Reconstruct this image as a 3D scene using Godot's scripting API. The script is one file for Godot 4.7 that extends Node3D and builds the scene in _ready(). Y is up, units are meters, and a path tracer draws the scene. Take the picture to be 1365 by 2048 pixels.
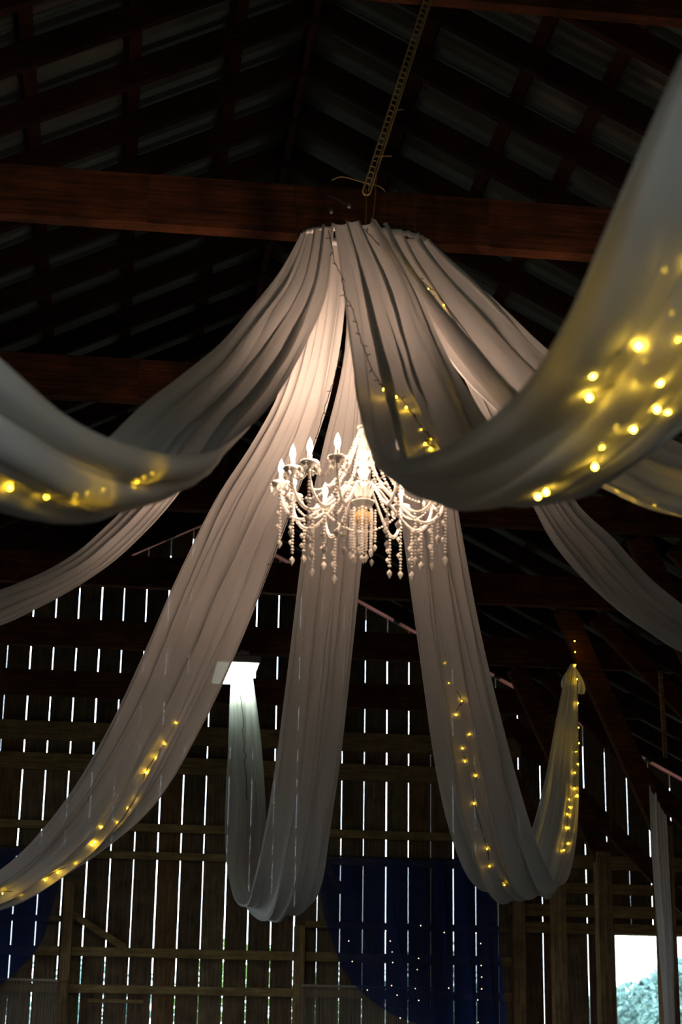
extends Node3D

# Barn hall with fabric swags gathered at a hoop, a beaded chandelier and fairy lights.
# World: x right along the gable, y up, z towards the viewer; the gable wall stands at z = -24.
const RIDGE_X := 1.12
const RIDGE_Y := 9.07
const PITCH := 0.513
const WALL_Z := -24.0
const FRONT_Z := 6.0
const LEFT_X := -6.8
const RIGHT_X := 9.04

var rng := RandomNumberGenerator.new()
var used := {}
var mats := {}
var board_cache := {}

# ---------------------------------------------------------------- helpers
func numbered(called: String) -> String:
	if not used.has(called):
		used[called] = 0
		return called
	used[called] += 1
	return "%s_%03d" % [called, used[called]]

func tag(o: Node3D, label: String, category: String, group := "", kind := "") -> Node3D:
	o.set_meta("label", label)
	o.set_meta("category", category)
	if group != "":
		o.set_meta("group", group)
	if kind != "":
		o.set_meta("kind", kind)
	return o

func thing(called: String, label: String, category: String, at := Vector3.ZERO, group := "", kind := "") -> Node3D:
	var o := Node3D.new()
	o.name = numbered(called)
	add_child(o, true)
	o.position = at
	tag(o, label, category, group, kind)
	return o

func obj(called: String, mesh: Mesh, mat: Material, parent: Node3D = null) -> MeshInstance3D:
	var o := MeshInstance3D.new()
	o.name = numbered(called) if parent == null else called
	o.mesh = mesh
	o.material_override = mat
	(self if parent == null else parent).add_child(o, true)
	return o

func new_st(smooth := true) -> SurfaceTool:
	var st := SurfaceTool.new()
	st.begin(Mesh.PRIMITIVE_TRIANGLES)
	st.set_smooth_group(0 if smooth else -1)
	return st

func done(st: SurfaceTool) -> ArrayMesh:
	st.generate_normals()
	return st.commit()

# convex piece: triangle turned so that its clockwise face looks away from c
func tri_out(st: SurfaceTool, a: Vector3, b: Vector3, c: Vector3, mid: Vector3) -> void:
	if (c - a).cross(b - a).dot((a + b + c) / 3.0 - mid) < 0.0:
		var k := b
		b = c
		c = k
	for p in [a, b, c]:
		st.set_uv(Vector2(p.x + p.z, p.y))
		st.add_vertex(p)

func quad_out(st: SurfaceTool, a: Vector3, b: Vector3, c: Vector3, d: Vector3, mid: Vector3) -> void:
	tri_out(st, a, b, c, mid)
	tri_out(st, a, c, d, mid)

# box with chamfered edges
func add_plank(st: SurfaceTool, mid: Vector3, size: Vector3, bev: float) -> void:
	var h := size / 2.0
	bev = minf(bev, minf(h.x, minf(h.y, h.z)) * 0.6)
	var v := {}
	for sx in [-1, 1]:
		for sy in [-1, 1]:
			for sz in [-1, 1]:
				var s := Vector3(sx, sy, sz)
				for ax in 3:
					var p := Vector3(s.x * (h.x - bev), s.y * (h.y - bev), s.z * (h.z - bev))
					p[ax] = s[ax] * h[ax]
					v[[sx, sy, sz, ax]] = mid + p
				tri_out(st, v[[sx, sy, sz, 0]], v[[sx, sy, sz, 1]], v[[sx, sy, sz, 2]], mid)
	for ax in 3:
		var b1 := (ax + 1) % 3
		var b2 := (ax + 2) % 3
		for s in [-1, 1]:
			var q := []
			for c in [[-1, -1], [-1, 1], [1, 1], [1, -1]]:
				var k := [0, 0, 0, ax]
				k[ax] = s
				k[b1] = c[0]
				k[b2] = c[1]
				q.append(v[k])
			quad_out(st, q[0], q[1], q[2], q[3], mid)
			for s2 in [-1, 1]:
				var e := []
				for c in [[-1, ax], [1, ax], [1, b1], [-1, b1]]:
					var k := [0, 0, 0, c[1]]
					k[ax] = s
					k[b1] = s2
					k[b2] = c[0]
					e.append(v[k])
				quad_out(st, e[0], e[1], e[2], e[3], mid)

func plank_mesh(size: Vector3, bev := 0.006) -> ArrayMesh:
	var key := "%.3f %.3f %.3f" % [size.x, size.y, size.z]
	if not board_cache.has(key):
		var st := new_st(false)
		add_plank(st, Vector3.ZERO, size, bev)
		board_cache[key] = done(st)
	return board_cache[key]

func plank(called: String, at: Vector3, size: Vector3, mat: Material, parent: Node3D, roll := 0.0, bev := 0.006) -> MeshInstance3D:
	var o := obj(called, plank_mesh(size, bev), mat, parent)
	o.position = at - (parent.position if parent else Vector3.ZERO)
	o.rotation.z = roll
	return o

# a timber from a to b in an x-y plane
func strut(called: String, a: Vector3, b: Vector3, width: float, thick: float, mat: Material, parent: Node3D) -> MeshInstance3D:
	var d := b - a
	var o := plank(called, (a + b) / 2.0, Vector3(d.length(), width, thick), mat, parent)
	o.rotation.z = atan2(d.y, d.x)
	return o

func add_tube(st: SurfaceTool, path: Array, r: float, sides := 6, r_end := -1.0) -> void:
	var n := path.size()
	var side := Vector3.ZERO
	var rings := []
	for i in n:
		var t: Vector3 = (path[mini(i + 1, n - 1)] - path[maxi(i - 1, 0)]).normalized()
		if side == Vector3.ZERO:
			side = t.cross(Vector3.UP if absf(t.y) < 0.9 else Vector3.RIGHT).normalized()
		side = (side - t * side.dot(t)).normalized()
		var up := t.cross(side)
		var rr := r if r_end < 0.0 else lerpf(r, r_end, float(i) / (n - 1))
		var ring := []
		for k in sides:
			var a := TAU * k / sides
			ring.append(path[i] + (side * cos(a) + up * sin(a)) * rr)
		rings.append(ring)
	for i in n - 1:
		for k in sides:
			var k2 := (k + 1) % sides
			for p in [rings[i][k], rings[i + 1][k], rings[i + 1][k2], rings[i][k], rings[i + 1][k2], rings[i][k2]]:
				st.add_vertex(p)

func add_lathe(st: SurfaceTool, at: Vector3, prof: Array, sides := 20) -> void:
	for i in prof.size() - 1:
		for k in sides:
			var a := TAU * k / sides
			var b := TAU * (k + 1) / sides
			var p: Vector2 = prof[i]
			var q: Vector2 = prof[i + 1]
			var v00 := at + Vector3(cos(a) * p.x, p.y, sin(a) * p.x)
			var v01 := at + Vector3(cos(b) * p.x, p.y, sin(b) * p.x)
			var v10 := at + Vector3(cos(a) * q.x, q.y, sin(a) * q.x)
			var v11 := at + Vector3(cos(b) * q.x, q.y, sin(b) * q.x)
			if p.x > 1e-5:
				for w in [v00, v11, v01]:
					st.add_vertex(w)
			if q.x > 1e-5:
				for w in [v00, v10, v11]:
					st.add_vertex(w)

# faceted bead: an octahedron cut at its equator
func add_bead(st: SurfaceTool, at: Vector3, r: float, tall := 1.0, low := 1.0) -> void:
	var n := 6
	for k in n:
		var a := TAU * k / n
		var b := TAU * (k + 1) / n
		var p1 := at + Vector3(cos(a) * r, r * 0.35, sin(a) * r)
		var p2 := at + Vector3(cos(b) * r, r * 0.35, sin(b) * r)
		var q1 := at + Vector3(cos(a) * r, -r * 0.35, sin(a) * r)
		var q2 := at + Vector3(cos(b) * r, -r * 0.35, sin(b) * r)
		tri_out(st, p1, p2, at + Vector3(0, r * tall, 0), at)
		tri_out(st, q1, q2, at - Vector3(0, r * low, 0), at)
		quad_out(st, p1, p2, q2, q1, at)

func spline(pts: Array, per: int) -> Array:
	var out := []
	var n := pts.size()
	for i in n - 1:
		for j in per:
			out.append(cat(pts[maxi(i - 1, 0)], pts[i], pts[i + 1], pts[mini(i + 2, n - 1)], float(j) / per))
	out.append(pts[n - 1])
	return out

func cat(a: Vector3, b: Vector3, c: Vector3, d: Vector3, t: float) -> Vector3:
	return 0.5 * (2.0 * b + (c - a) * t + (2.0 * a - 5.0 * b + 4.0 * c - d) * t * t + (3.0 * b - a - 3.0 * c + d) * t * t * t)

# ---------------------------------------------------------------- materials
func grain(seed_: int, dark: Color, light: Color, along_v: bool, knots := 3) -> ImageTexture:
	var n := FastNoiseLite.new()
	n.seed = seed_
	n.frequency = 0.02
	n.fractal_octaves = 4
	var n2 := FastNoiseLite.new()
	n2.seed = seed_ + 7
	n2.frequency = 0.05
	var im := Image.create(256, 512, false, Image.FORMAT_RGB8)
	var kr := RandomNumberGenerator.new()
	kr.seed = seed_ + 3
	var ks := []
	for i in knots:
		ks.append(Vector3(kr.randf() * 256.0, kr.randf() * 512.0, kr.randf_range(5.0, 11.0)))
	for y in 512:
		for x in 256:
			var w := n.get_noise_2d(x * 6.0, y * 0.25) * 0.55 + n2.get_noise_2d(x * 9.0, y * 0.5) * 0.3 + n.get_noise_2d(x * 0.6 + 300.0, y * 0.6) * 0.35
			var t := clampf(0.5 + w, 0.0, 1.0)
			for k in ks:
				var d: float = Vector2((x - k.x), (y - k.y) * 0.6).length() / k.z
				if d < 1.0:
					t *= lerpf(0.25, 1.0, d)
			im.set_pixel(x, y, dark.lerp(light, t))
	if not along_v:
		im.rotate_90(CLOCKWISE)
	return ImageTexture.create_from_image(im)

func wood(called: String, seed_: int, dark: Color, light: Color, along_v: bool, scale := 0.5, rough := 0.85) -> StandardMaterial3D:
	var m := StandardMaterial3D.new()
	m.resource_name = called
	m.albedo_texture = grain(seed_, dark, light, along_v)
	m.roughness = rough
	m.metallic_specular = 0.3
	m.uv1_triplanar = true
	m.uv1_world_triplanar = true
	m.uv1_scale = Vector3(scale * 2.0, scale, scale) if along_v else Vector3(scale, scale * 2.0, scale)
	mats[called] = m
	return m

func plain_mat(called: String, c: Color, rough := 0.6, metal := 0.0, spec := 0.5) -> StandardMaterial3D:
	var m := StandardMaterial3D.new()
	m.resource_name = called
	m.albedo_color = c
	m.roughness = rough
	m.metallic = metal
	m.metallic_specular = spec
	mats[called] = m
	return m

func cloth(called: String, c: Color, through: float, alpha := 1.0) -> StandardMaterial3D:
	var m := StandardMaterial3D.new()
	m.resource_name = called
	m.albedo_color = Color(c.r, c.g, c.b, alpha)
	m.roughness = 0.8
	m.metallic_specular = 0.25
	m.backlight_enabled = true
	var tint := c.srgb_to_linear()
	var most := maxf(tint.r, maxf(tint.g, tint.b))
	m.backlight = Color(through * tint.r / most, through * tint.g / most, through * tint.b / most).linear_to_srgb()
	m.backlight.a = 1.0
	if alpha < 1.0:
		m.transparency = BaseMaterial3D.TRANSPARENCY_ALPHA
	m.cull_mode = BaseMaterial3D.CULL_DISABLED
	mats[called] = m
	return m

func glow_mat(called: String, c: Color, energy: float) -> StandardMaterial3D:
	var m := plain_mat(called, c, 0.3)
	m.emission_enabled = true
	m.emission = c
	m.emission_energy_multiplier = energy
	return m

func make_materials() -> void:
	wood("board_wood", 11, Color(0.33, 0.265, 0.205), Color(0.58, 0.485, 0.385), true)
	wood("board_wood_dark", 12, Color(0.27, 0.21, 0.165), Color(0.50, 0.405, 0.32), true)
	wood("board_wood_red", 13, Color(0.34, 0.24, 0.16), Color(0.58, 0.44, 0.30), true)
	wood("girt_wood", 14, Color(0.42, 0.33, 0.22), Color(0.68, 0.56, 0.39), false)
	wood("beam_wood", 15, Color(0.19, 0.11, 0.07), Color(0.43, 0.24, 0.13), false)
	wood("post_wood", 16, Color(0.38, 0.29, 0.20), Color(0.66, 0.53, 0.38), true)
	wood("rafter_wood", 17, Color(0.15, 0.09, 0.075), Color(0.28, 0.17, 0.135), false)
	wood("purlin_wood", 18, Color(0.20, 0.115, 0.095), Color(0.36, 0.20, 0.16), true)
	wood("soffit_pink_bounce", 19, Color(0.42, 0.21, 0.21), Color(0.56, 0.31, 0.30), false)  # pink of light bounced off red paint put into the colour
	plain_mat("roof_metal", Color(0.42, 0.43, 0.41), 0.5, 0.35)
	plain_mat("earth", Color(0.30, 0.25, 0.19), 0.95)
	cloth("voile", Color(0.90, 0.885, 0.875), 0.27, 0.98)
	cloth("voile_thick", Color(0.90, 0.885, 0.875), 0.22, 0.98)
	cloth("navy_voile", Color(0.08, 0.165, 0.36), 0.15, 0.74)
	cloth("string_cloth", Color(0.66, 0.60, 0.54), 0.3)
	plain_mat("cord_dark", Color(0.16, 0.13, 0.09), 0.7)
	plain_mat("cord_steel", Color(0.42, 0.40, 0.42), 0.45, 0.5)
	plain_mat("rope", Color(0.62, 0.52, 0.33), 0.85)
	var pearl := plain_mat("pearl", Color(0.97, 0.95, 0.92), 0.12, 0.0, 0.8)
	pearl.backlight_enabled = true
	pearl.backlight = Color(0.6, 0.58, 0.55)
	plain_mat("enamel", Color(0.95, 0.93, 0.90), 0.25, 0.0, 0.6)
	plain_mat("silver", Color(0.66, 0.68, 0.66), 0.35, 0.6)
	plain_mat("amber", Color(0.86, 0.68, 0.42), 0.15, 0.0, 0.8)
	var crystal := plain_mat("crystal", Color(1.0, 0.98, 0.95, 0.30), 0.04, 0.0, 1.0)
	crystal.transparency = BaseMaterial3D.TRANSPARENCY_ALPHA
	glow_mat("candle_glow", Color(1.0, 0.88, 0.76), 16.0)
	glow_mat("fairy_glow", Color(1.0, 0.80, 0.16), 45.0)
	glow_mat("fairy_hot", Color(1.0, 0.83, 0.26), 42.0)
	glow_mat("fairy_dim", Color(1.0, 0.78, 0.16), 12.0)
	glow_mat("fairy_white", Color(1.0, 0.86, 0.66), 12.0)
	glow_mat("lamp_glow", Color(0.92, 1.0, 0.93), 6.0)
	plain_mat("lamp_metal", Color(0.55, 0.56, 0.55), 0.4, 0.5)
	var leaf := plain_mat("leaf_green", Color(0.46, 0.56, 0.32), 0.95, 0.0, 0.1)
	leaf.backlight_enabled = true
	leaf.backlight = Color(0.45, 0.55, 0.3)
	var leaf2 := plain_mat("leaf_haze", Color(0.50, 0.60, 0.58), 0.95, 0.0, 0.1)  # bluish distance haze put into the leaf colour
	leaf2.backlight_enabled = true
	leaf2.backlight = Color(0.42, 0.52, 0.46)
	plain_mat("bark", Color(0.3, 0.25, 0.2), 0.9)
	plain_mat("meadow", Color(0.42, 0.42, 0.33), 0.95)

# ---------------------------------------------------------------- setting
func roof_y(x: float) -> float:
	return RIDGE_Y - PITCH * absf(x - RIDGE_X)

func build_shell() -> void:
	var ground := obj("ground", plank_mesh(Vector3(160, 0.2, 160), 0.02), mats.meadow)
	ground.position = Vector3(1, -0.32, -20)
	tag(ground, "green meadow round the barn seen past the wall boards", "ground", "", "structure")
	var fl := obj("floor", plank_mesh(Vector3(RIGHT_X - LEFT_X, 0.2, FRONT_Z - WALL_Z), 0.01), mats.earth)
	fl.position = Vector3((LEFT_X + RIGHT_X) / 2, -0.1, (FRONT_Z + WALL_Z) / 2)
	tag(fl, "packed earth floor of the dark barn", "floor", "", "structure")
	# gable wall of upright boards with daylight between them
	var wall := thing("wall_back", "gable wall of weathered upright boards with bright daylight gaps between them", "wall", Vector3(0, 0, WALL_Z), "", "structure")
	rng.seed = 4
	var tones := ["board_wood", "board_wood_dark", "board_wood_red", "board_wood", "board_wood_dark"]
	var pitch := 0.3068
	for k in range(-18, 34):
		var x0 := -1.27 + pitch * k
		var x1 := x0 + pitch
		if x1 < LEFT_X or x0 > RIGHT_X:
			continue
		var gap := rng.randf_range(0.0065, 0.0125) if rng.randf() < 0.86 else rng.randf_range(0.003, 0.005)
		if x0 > 4.6 and x0 < 6.2:
			gap = rng.randf_range(0.007, 0.011)
		var top := roof_y(clampf((x0 + x1) / 2, LEFT_X, RIGHT_X)) - 0.03
		var low := 0.0
		if x0 > 6.6 and x1 < 8.7:
			low = 3.44
		var m: Material = mats[tones[rng.randi() % 5]]
		var w := pitch - gap
		# slanted top end that follows the roof
		var st := new_st(false)
		var hw := w / 2
		var yl := roof_y((x0 + x1) / 2 - hw) - 0.085
		var yr := roof_y((x0 + x1) / 2 + hw) - 0.085
		top = minf(yl, yr)
		var taper := rng.randf_range(-0.004, 0.004)
		var p := []
		for z in [0.013, -0.013]:
			p.append_array([Vector3(-hw + taper, low, z), Vector3(hw + taper * 0.5, low, z), Vector3(hw, yr, z), Vector3(-hw, yl, z)])
		var mid := Vector3(0, (low + top) / 2, 0)
		quad_out(st, p[0], p[1], p[2], p[3], mid)
		quad_out(st, p[4], p[5], p[6], p[7], mid)
		for e in 4:
			var f := (e + 1) % 4
			quad_out(st, p[e], p[f], p[f + 4], p[e + 4], mid)
		var b := obj("board", done(st), m, wall)
		b.position = Vector3((x0 + x1) / 2 + gap / 2, 0, rng.randf_range(-0.008, 0.008))
	# girts: [bottom, top, x from, x to, depth]
	for g in [[5.80, 6.05, LEFT_X, 5.5, 0.12], [5.40, 5.62, LEFT_X, 5.5, 0.12], [4.62, 4.73, LEFT_X, 5.4, 0.10], [4.26, 4.36, LEFT_X, 5.4, 0.08], [3.43, 3.51, LEFT_X, -0.62, 0.08], [3.43, 3.52, 2.56, 5.3, 0.08],
			[3.00, 3.12, LEFT_X, -0.62, 0.10], [3.00, 3.12, -0.48, 2.41, 0.10], [3.00, 3.12, 2.56, 5.33, 0.10], [2.54, 2.65, LEFT_X, 5.33, 0.10], [1.2, 1.32, LEFT_X, 6.6, 0.10],
			[4.30, 4.49, 5.60, RIGHT_X, 0.12], [3.97, 4.11, 5.50, RIGHT_X, 0.12], [3.66, 3.82, 5.30, RIGHT_X, 0.10], [3.44, 3.58, 5.50, RIGHT_X, 0.12]]:
		plank("girt", Vector3((g[2] + g[3]) / 2, (g[0] + g[1]) / 2, WALL_Z + 0.02 + g[4] / 2), Vector3(g[3] - g[2], g[1] - g[0], g[4]), mats.girt_wood, wall)
	plank("batten", Vector3(0.12, 2.45, WALL_Z + 0.035), Vector3(0.72, 0.05, 0.03), mats.girt_wood, wall)
	for q in [[-0.55, 0.13, 3.95], [2.48, 0.14, 3.45], [5.42, 0.17, 3.9]]:
		plank("stud", Vector3(q[0], q[2] / 2, WALL_Z + 0.13), Vector3(q[1], q[2], 0.15), mats.post_wood, wall)
	strut("wall_brace", Vector3(-0.50, 3.53, WALL_Z + 0.10), Vector3(0.22, 3.11, WALL_Z + 0.10), 0.09, 0.05, mats.girt_wood, wall)
	strut("wall_brace", Vector3(2.60, 4.62, WALL_Z + 0.10), Vector3(3.05, 3.9, WALL_Z + 0.10), 0.1, 0.05, mats.girt_wood, wall)
	# doorway in the gable wall
	var door := thing("door_1", "bright open doorway in the gable wall, trees outside", "doorway", Vector3(7.65, 0, WALL_Z), "", "structure")
	for s in [6.70, 8.62]:
		plank("jamb", Vector3(s, 1.72, WALL_Z + 0.02), Vector3(0.12, 3.44, 0.16), mats.post_wood, door)
	plank("lintel", Vector3(7.65, 3.50, WALL_Z + 0.02), Vector3(2.0, 0.12, 0.16), mats.post_wood, door)
	# side walls
	for s in [[LEFT_X, "wall_left", "dark board wall along the left of the barn with an unseen side doorway placed to light the gable wall"], [RIGHT_X, "wall_right", "plain dark board wall along the right of the barn"]]:
		var w := thing(s[1], s[2], "wall", Vector3(s[0], 0, 0), "", "structure")
		var zz := WALL_Z
		while zz < FRONT_Z:
			var open: bool = s[0] < 0.0 and zz > -21.5 and zz < -16.5  # side doorway out of view, placed to light the gable wall and posts
			plank("board", Vector3(s[0], 4.2 if open else 2.5, zz + 0.5), Vector3(0.05, 1.62 if open else 5.02, 0.995), mats.board_wood_dark, w)
			zz += 1.0
	# front gable, out of view, its doorway placed to light the near swags
	var fw := thing("wall_front", "front gable wall behind the viewer with an unseen doorway placed to light the near swags", "wall", Vector3(0, 0, FRONT_Z), "", "structure")
	var st2 := new_st(false)
	var shape := [[LEFT_X, -1.4], [-1.4, 3.6], [3.6, RIGHT_X]]
	for q in shape:
		var xa: float = q[0]
		var xb: float = q[1]
		var n := 6
		for i in n:
			var a := lerpf(xa, xb, float(i) / n)
			var b := lerpf(xa, xb, float(i + 1) / n)
			var lo := 4.2 if xa == -1.4 else 0.0
			var mid := Vector3((a + b) / 2, 3, 0)
			quad_out(st2, Vector3(a, lo, -0.03), Vector3(b, lo, -0.03), Vector3(b, roof_y(b), -0.03), Vector3(a, roof_y(a), -0.03), mid)
			quad_out(st2, Vector3(a, lo, 0.03), Vector3(b, lo, 0.03), Vector3(b, roof_y(b), 0.03), Vector3(a, roof_y(a), 0.03), mid)
			quad_out(st2, Vector3(a, lo, -0.03), Vector3(b, lo, -0.03), Vector3(b, lo, 0.03), Vector3(a, lo, 0.03), mid)
	obj("cladding", done(st2), mats.board_wood_dark, fw)

func build_roof() -> void:
	var roof := thing("ceiling", "underside of the pitched barn roof with dark rafters and grey metal sheets", "roof", Vector3(RIDGE_X, RIDGE_Y, 0), "", "structure")
	var zs := WALL_Z - 0.95
	var ze := FRONT_Z + 0.3
	var slope := atan(PITCH)
	var run := 9.1
	# corrugated sheets
	var cover := 0.92
	var count := int(ceil((ze - zs) / cover))
	for s in [-1.0, 1.0]:
		var dirv := Vector3(s, -PITCH, 0).normalized()
		var nrm := Vector3(s * PITCH, 1.0, 0).normalized()
		var st := new_st(false)
		var steps := 4 * 5
		for layer in [0.0, 0.012]:
			for i in steps:
				var q := []
				for j in [i, i + 1]:
					var z: float = cover * j / steps + (0.01 if j == steps else 0.0)
					var ph: int = j % 4
					q.append([z, (0.0 if ph == 0 or ph == 3 else 0.022) + layer])
				var a0: Vector3 = Vector3(0, 0, q[0][0]) + nrm * q[0][1]
				var b0: Vector3 = Vector3(0, 0, q[1][0]) + nrm * q[1][1]
				var a1: Vector3 = a0 + dirv * run
				var b1: Vector3 = b0 + dirv * run
				quad_out(st, a0, b0, b1, a1, (a0 + b1) / 2 + nrm * (1.0 if layer == 0.0 else -1.0))
		var sheet := done(st)
		for k in count:
			var o := obj("roof_sheet", sheet, mats.roof_metal, roof)
			o.position = Vector3(0, 0.035, zs + k * cover)
		# purlins run the length of the roof on top of the rafters
		var dist := [0.63, 1.45, 2.23, 3.0, 3.8, 4.6, 5.4, 6.2, 7.0, 7.8, 8.6] if s < 0 else [0.91, 1.66, 2.2, 3.0, 3.8, 4.6, 5.4, 6.2, 7.0, 7.8, 8.6]
		for d in dist:
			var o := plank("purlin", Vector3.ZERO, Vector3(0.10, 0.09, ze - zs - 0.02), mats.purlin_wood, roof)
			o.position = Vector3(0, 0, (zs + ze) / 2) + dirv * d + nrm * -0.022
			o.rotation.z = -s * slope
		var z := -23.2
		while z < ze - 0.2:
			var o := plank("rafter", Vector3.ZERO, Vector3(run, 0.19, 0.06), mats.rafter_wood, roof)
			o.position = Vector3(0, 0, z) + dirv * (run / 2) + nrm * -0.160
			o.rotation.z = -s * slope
			z += 0.715
		# boards under the overhang outside the gable; pink bounced light put in their colour
		for k in 4:
			var o := plank("soffit_board", Vector3.ZERO, Vector3(run, 0.02, 0.20), mats.soffit_pink_bounce, roof)
			o.position = Vector3(0, 0, WALL_Z - 0.13 - 0.21 * k) + dirv * (run / 2) + nrm * 0.018
			o.rotation.z = -s * slope
	var rb := plank("ridge_board", Vector3.ZERO, Vector3(0.05, 0.26, ze - zs - 0.3), mats.purlin_wood, roof)
	rb.position = Vector3(0, -0.14, (zs + ze) / 2)
	var cap := plank("ridge_cap", Vector3.ZERO, Vector3(0.34, 0.03, ze - zs), mats.roof_metal, roof)
	cap.position = Vector3(0, 0.075, (zs + ze) / 2)

func bent(z: float, h: float, label: String, posts := true) -> void:
	var b := thing("timber_bent", label, "roof frame", Vector3(RIDGE_X, 0, z), "", "structure")
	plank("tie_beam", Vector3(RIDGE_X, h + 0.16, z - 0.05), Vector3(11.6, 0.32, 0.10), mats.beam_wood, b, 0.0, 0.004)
	if not posts:
		return
	for s in [-1.0, 1.0]:
		var xi: float = RIDGE_X + s * 4.30
		plank("post", Vector3(xi + s * 0.09, 2.02, z - 0.22), Vector3(0.17, 4.04, 0.16), mats.post_wood, b)
		# leaning member from the post head up to the tie beam
		strut("knee_brace", Vector3(xi + s * 0.10, 3.98, z - 0.22), Vector3(RIDGE_X + s * 3.42, h + 0.02, z - 0.22), 0.22, 0.10, mats.beam_wood, b)
		strut("brace", Vector3(RIDGE_X + s * 3.80, h, z - 0.36), Vector3(RIDGE_X + s * 6.6, h - 2.85, z - 0.36), 0.20, 0.08, mats.beam_wood, b)
		plank("wall_post", Vector3(RIDGE_X + s * 7.70, 2.5, z - 0.2), Vector3(0.16, 5.0, 0.16), mats.post_wood, b)

func build_frame() -> void:
	bent(-9.30, 6.23, "timber bent nearest the viewer, its dark tie beam just behind the fabric hoop")
	bent(-12.10, 6.215, "second timber bent, reddish tie beam showing left of the fabric canopy above the swag")
	bent(-14.70, 6.23, "third timber bent, its tie beam crossing behind the chandelier bulbs")
	bent(-17.40, 6.24, "fourth timber bent, with the long leaning brace beside the white fabric tied at right")
	bent(-19.70, 6.125, "fifth timber bent, its post standing left of the bright doorway")
	bent(-21.80, 5.98, "timber bent farthest back, just in front of the gable wall")
	var c := plank("collar_beam", Vector3(RIDGE_X, 7.62, -8.80), Vector3(5.1, 0.20, 0.09), mats.beam_wood, null)
	tag(c, "short dark collar beam high under the ridge that carries the hoist strap", "beam", "", "structure")

# ---------------------------------------------------------------- cloth
func drape(called: String, label: String, category: String, stations: Array, mat: Material, seed_: int, folds := 1.0, group := "", per := 7, nu := 96) -> MeshInstance3D:
	var n := stations.size()
	var rows := []
	for i in n - 1:
		var a: Array = stations[maxi(i - 1, 0)]
		var b: Array = stations[i]
		var c: Array = stations[i + 1]
		var d: Array = stations[mini(i + 2, n - 1)]
		for j in per:
			var t := float(j) / per
			rows.append([cat(a[0], b[0], c[0], d[0], t), cat(a[1], b[1], c[1], d[1], t), lerpf(b[2], c[2], t)])
	rows.append([stations[n - 1][0], stations[n - 1][1], stations[n - 1][2]])
	var m := rows.size()
	var low := 0
	for i in m:
		if rows[i][0].y + rows[i][1].y < rows[low][0].y + rows[low][1].y:
			low = i
	var normals := []
	for i in m:
		var a: Array = rows[maxi(i - 1, 0)]
		var b: Array = rows[mini(i + 1, m - 1)]
		normals.append((rows[i][1] - rows[i][0]).cross(b[0] + b[1] - a[0] - a[1]).normalized())
	var flip := -1.0 if normals[low].y > 0.0 else 1.0
	var r := RandomNumberGenerator.new()
	r.seed = seed_
	var waves := []
	for f in [1.7, 3.6, 6.1, 9.3]:
		waves.append([f * r.randf_range(0.88, 1.12), r.randf() * TAU, r.randf_range(-1.5, 1.5), r.randf() * TAU, r.randf_range(0.5, 1.6), [0.7, 1.0, 0.8, 0.5][waves.size()], [0.3, 1.45, 1.6, 1.3][waves.size()]])
	var uneven := FastNoiseLite.new()
	uneven.seed = seed_
	uneven.frequency = 1.0
	var st := SurfaceTool.new()
	st.begin(Mesh.PRIMITIVE_TRIANGLES)
	st.set_smooth_group(0)
	var length := 0.0
	for i in m:
		if i > 0:
			length += ((rows[i][0] + rows[i][1]) - (rows[i - 1][0] + rows[i - 1][1])).length() / 2.0
		var across: Vector3 = rows[i][1] - rows[i][0]
		var w := across.length()
		var end := minf(1.0, minf(float(i), float(m - 1 - i)) / 6.0)
		for k in nu + 1:
			var u := float(k) / nu
			var h := 0.0
			var shift := 0.0
			for q in waves:
				var ph: float = TAU * q[0] * (u + 0.025 * sin(length * q[4] + q[3])) + q[1] + q[2] * length * 0.30
				# folds differ in depth; where deep the cloth doubles back on itself
				var deep := clampf(0.72 + 1.7 * uneven.get_noise_3d(u * 3.0, length * 0.30, q[0] * 3.0), 0.05, 1.6)
				h += q[5] / pow(q[0], 0.8) * cos(ph) * deep
				shift += q[6] / (TAU * q[0]) * sin(ph) * deep
			var edge := smoothstep(0.0, 0.10, u) * smoothstep(0.0, 0.10, 1.0 - u)
			var off: float = rows[i][2] * 4.0 * u * (1.0 - u) * flip + h * folds * (0.02 + 0.075 * w) * (0.3 + 0.7 * edge)
			st.set_uv(Vector2(u * w, length))
			st.add_vertex(rows[i][0] + across * clampf(u + shift * edge * minf(folds, 1.0), 0.0, 1.0) + normals[i] * off)
	for i in m - 1:
		for k in nu:
			var a := i * (nu + 1) + k
			for q in [a, a + nu + 1, a + nu + 2, a, a + nu + 2, a + 1]:
				st.add_index(q)
	st.generate_normals()
	var o := obj(called, st.commit(), mat)
	tag(o, label, category, group)
	return o

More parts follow.
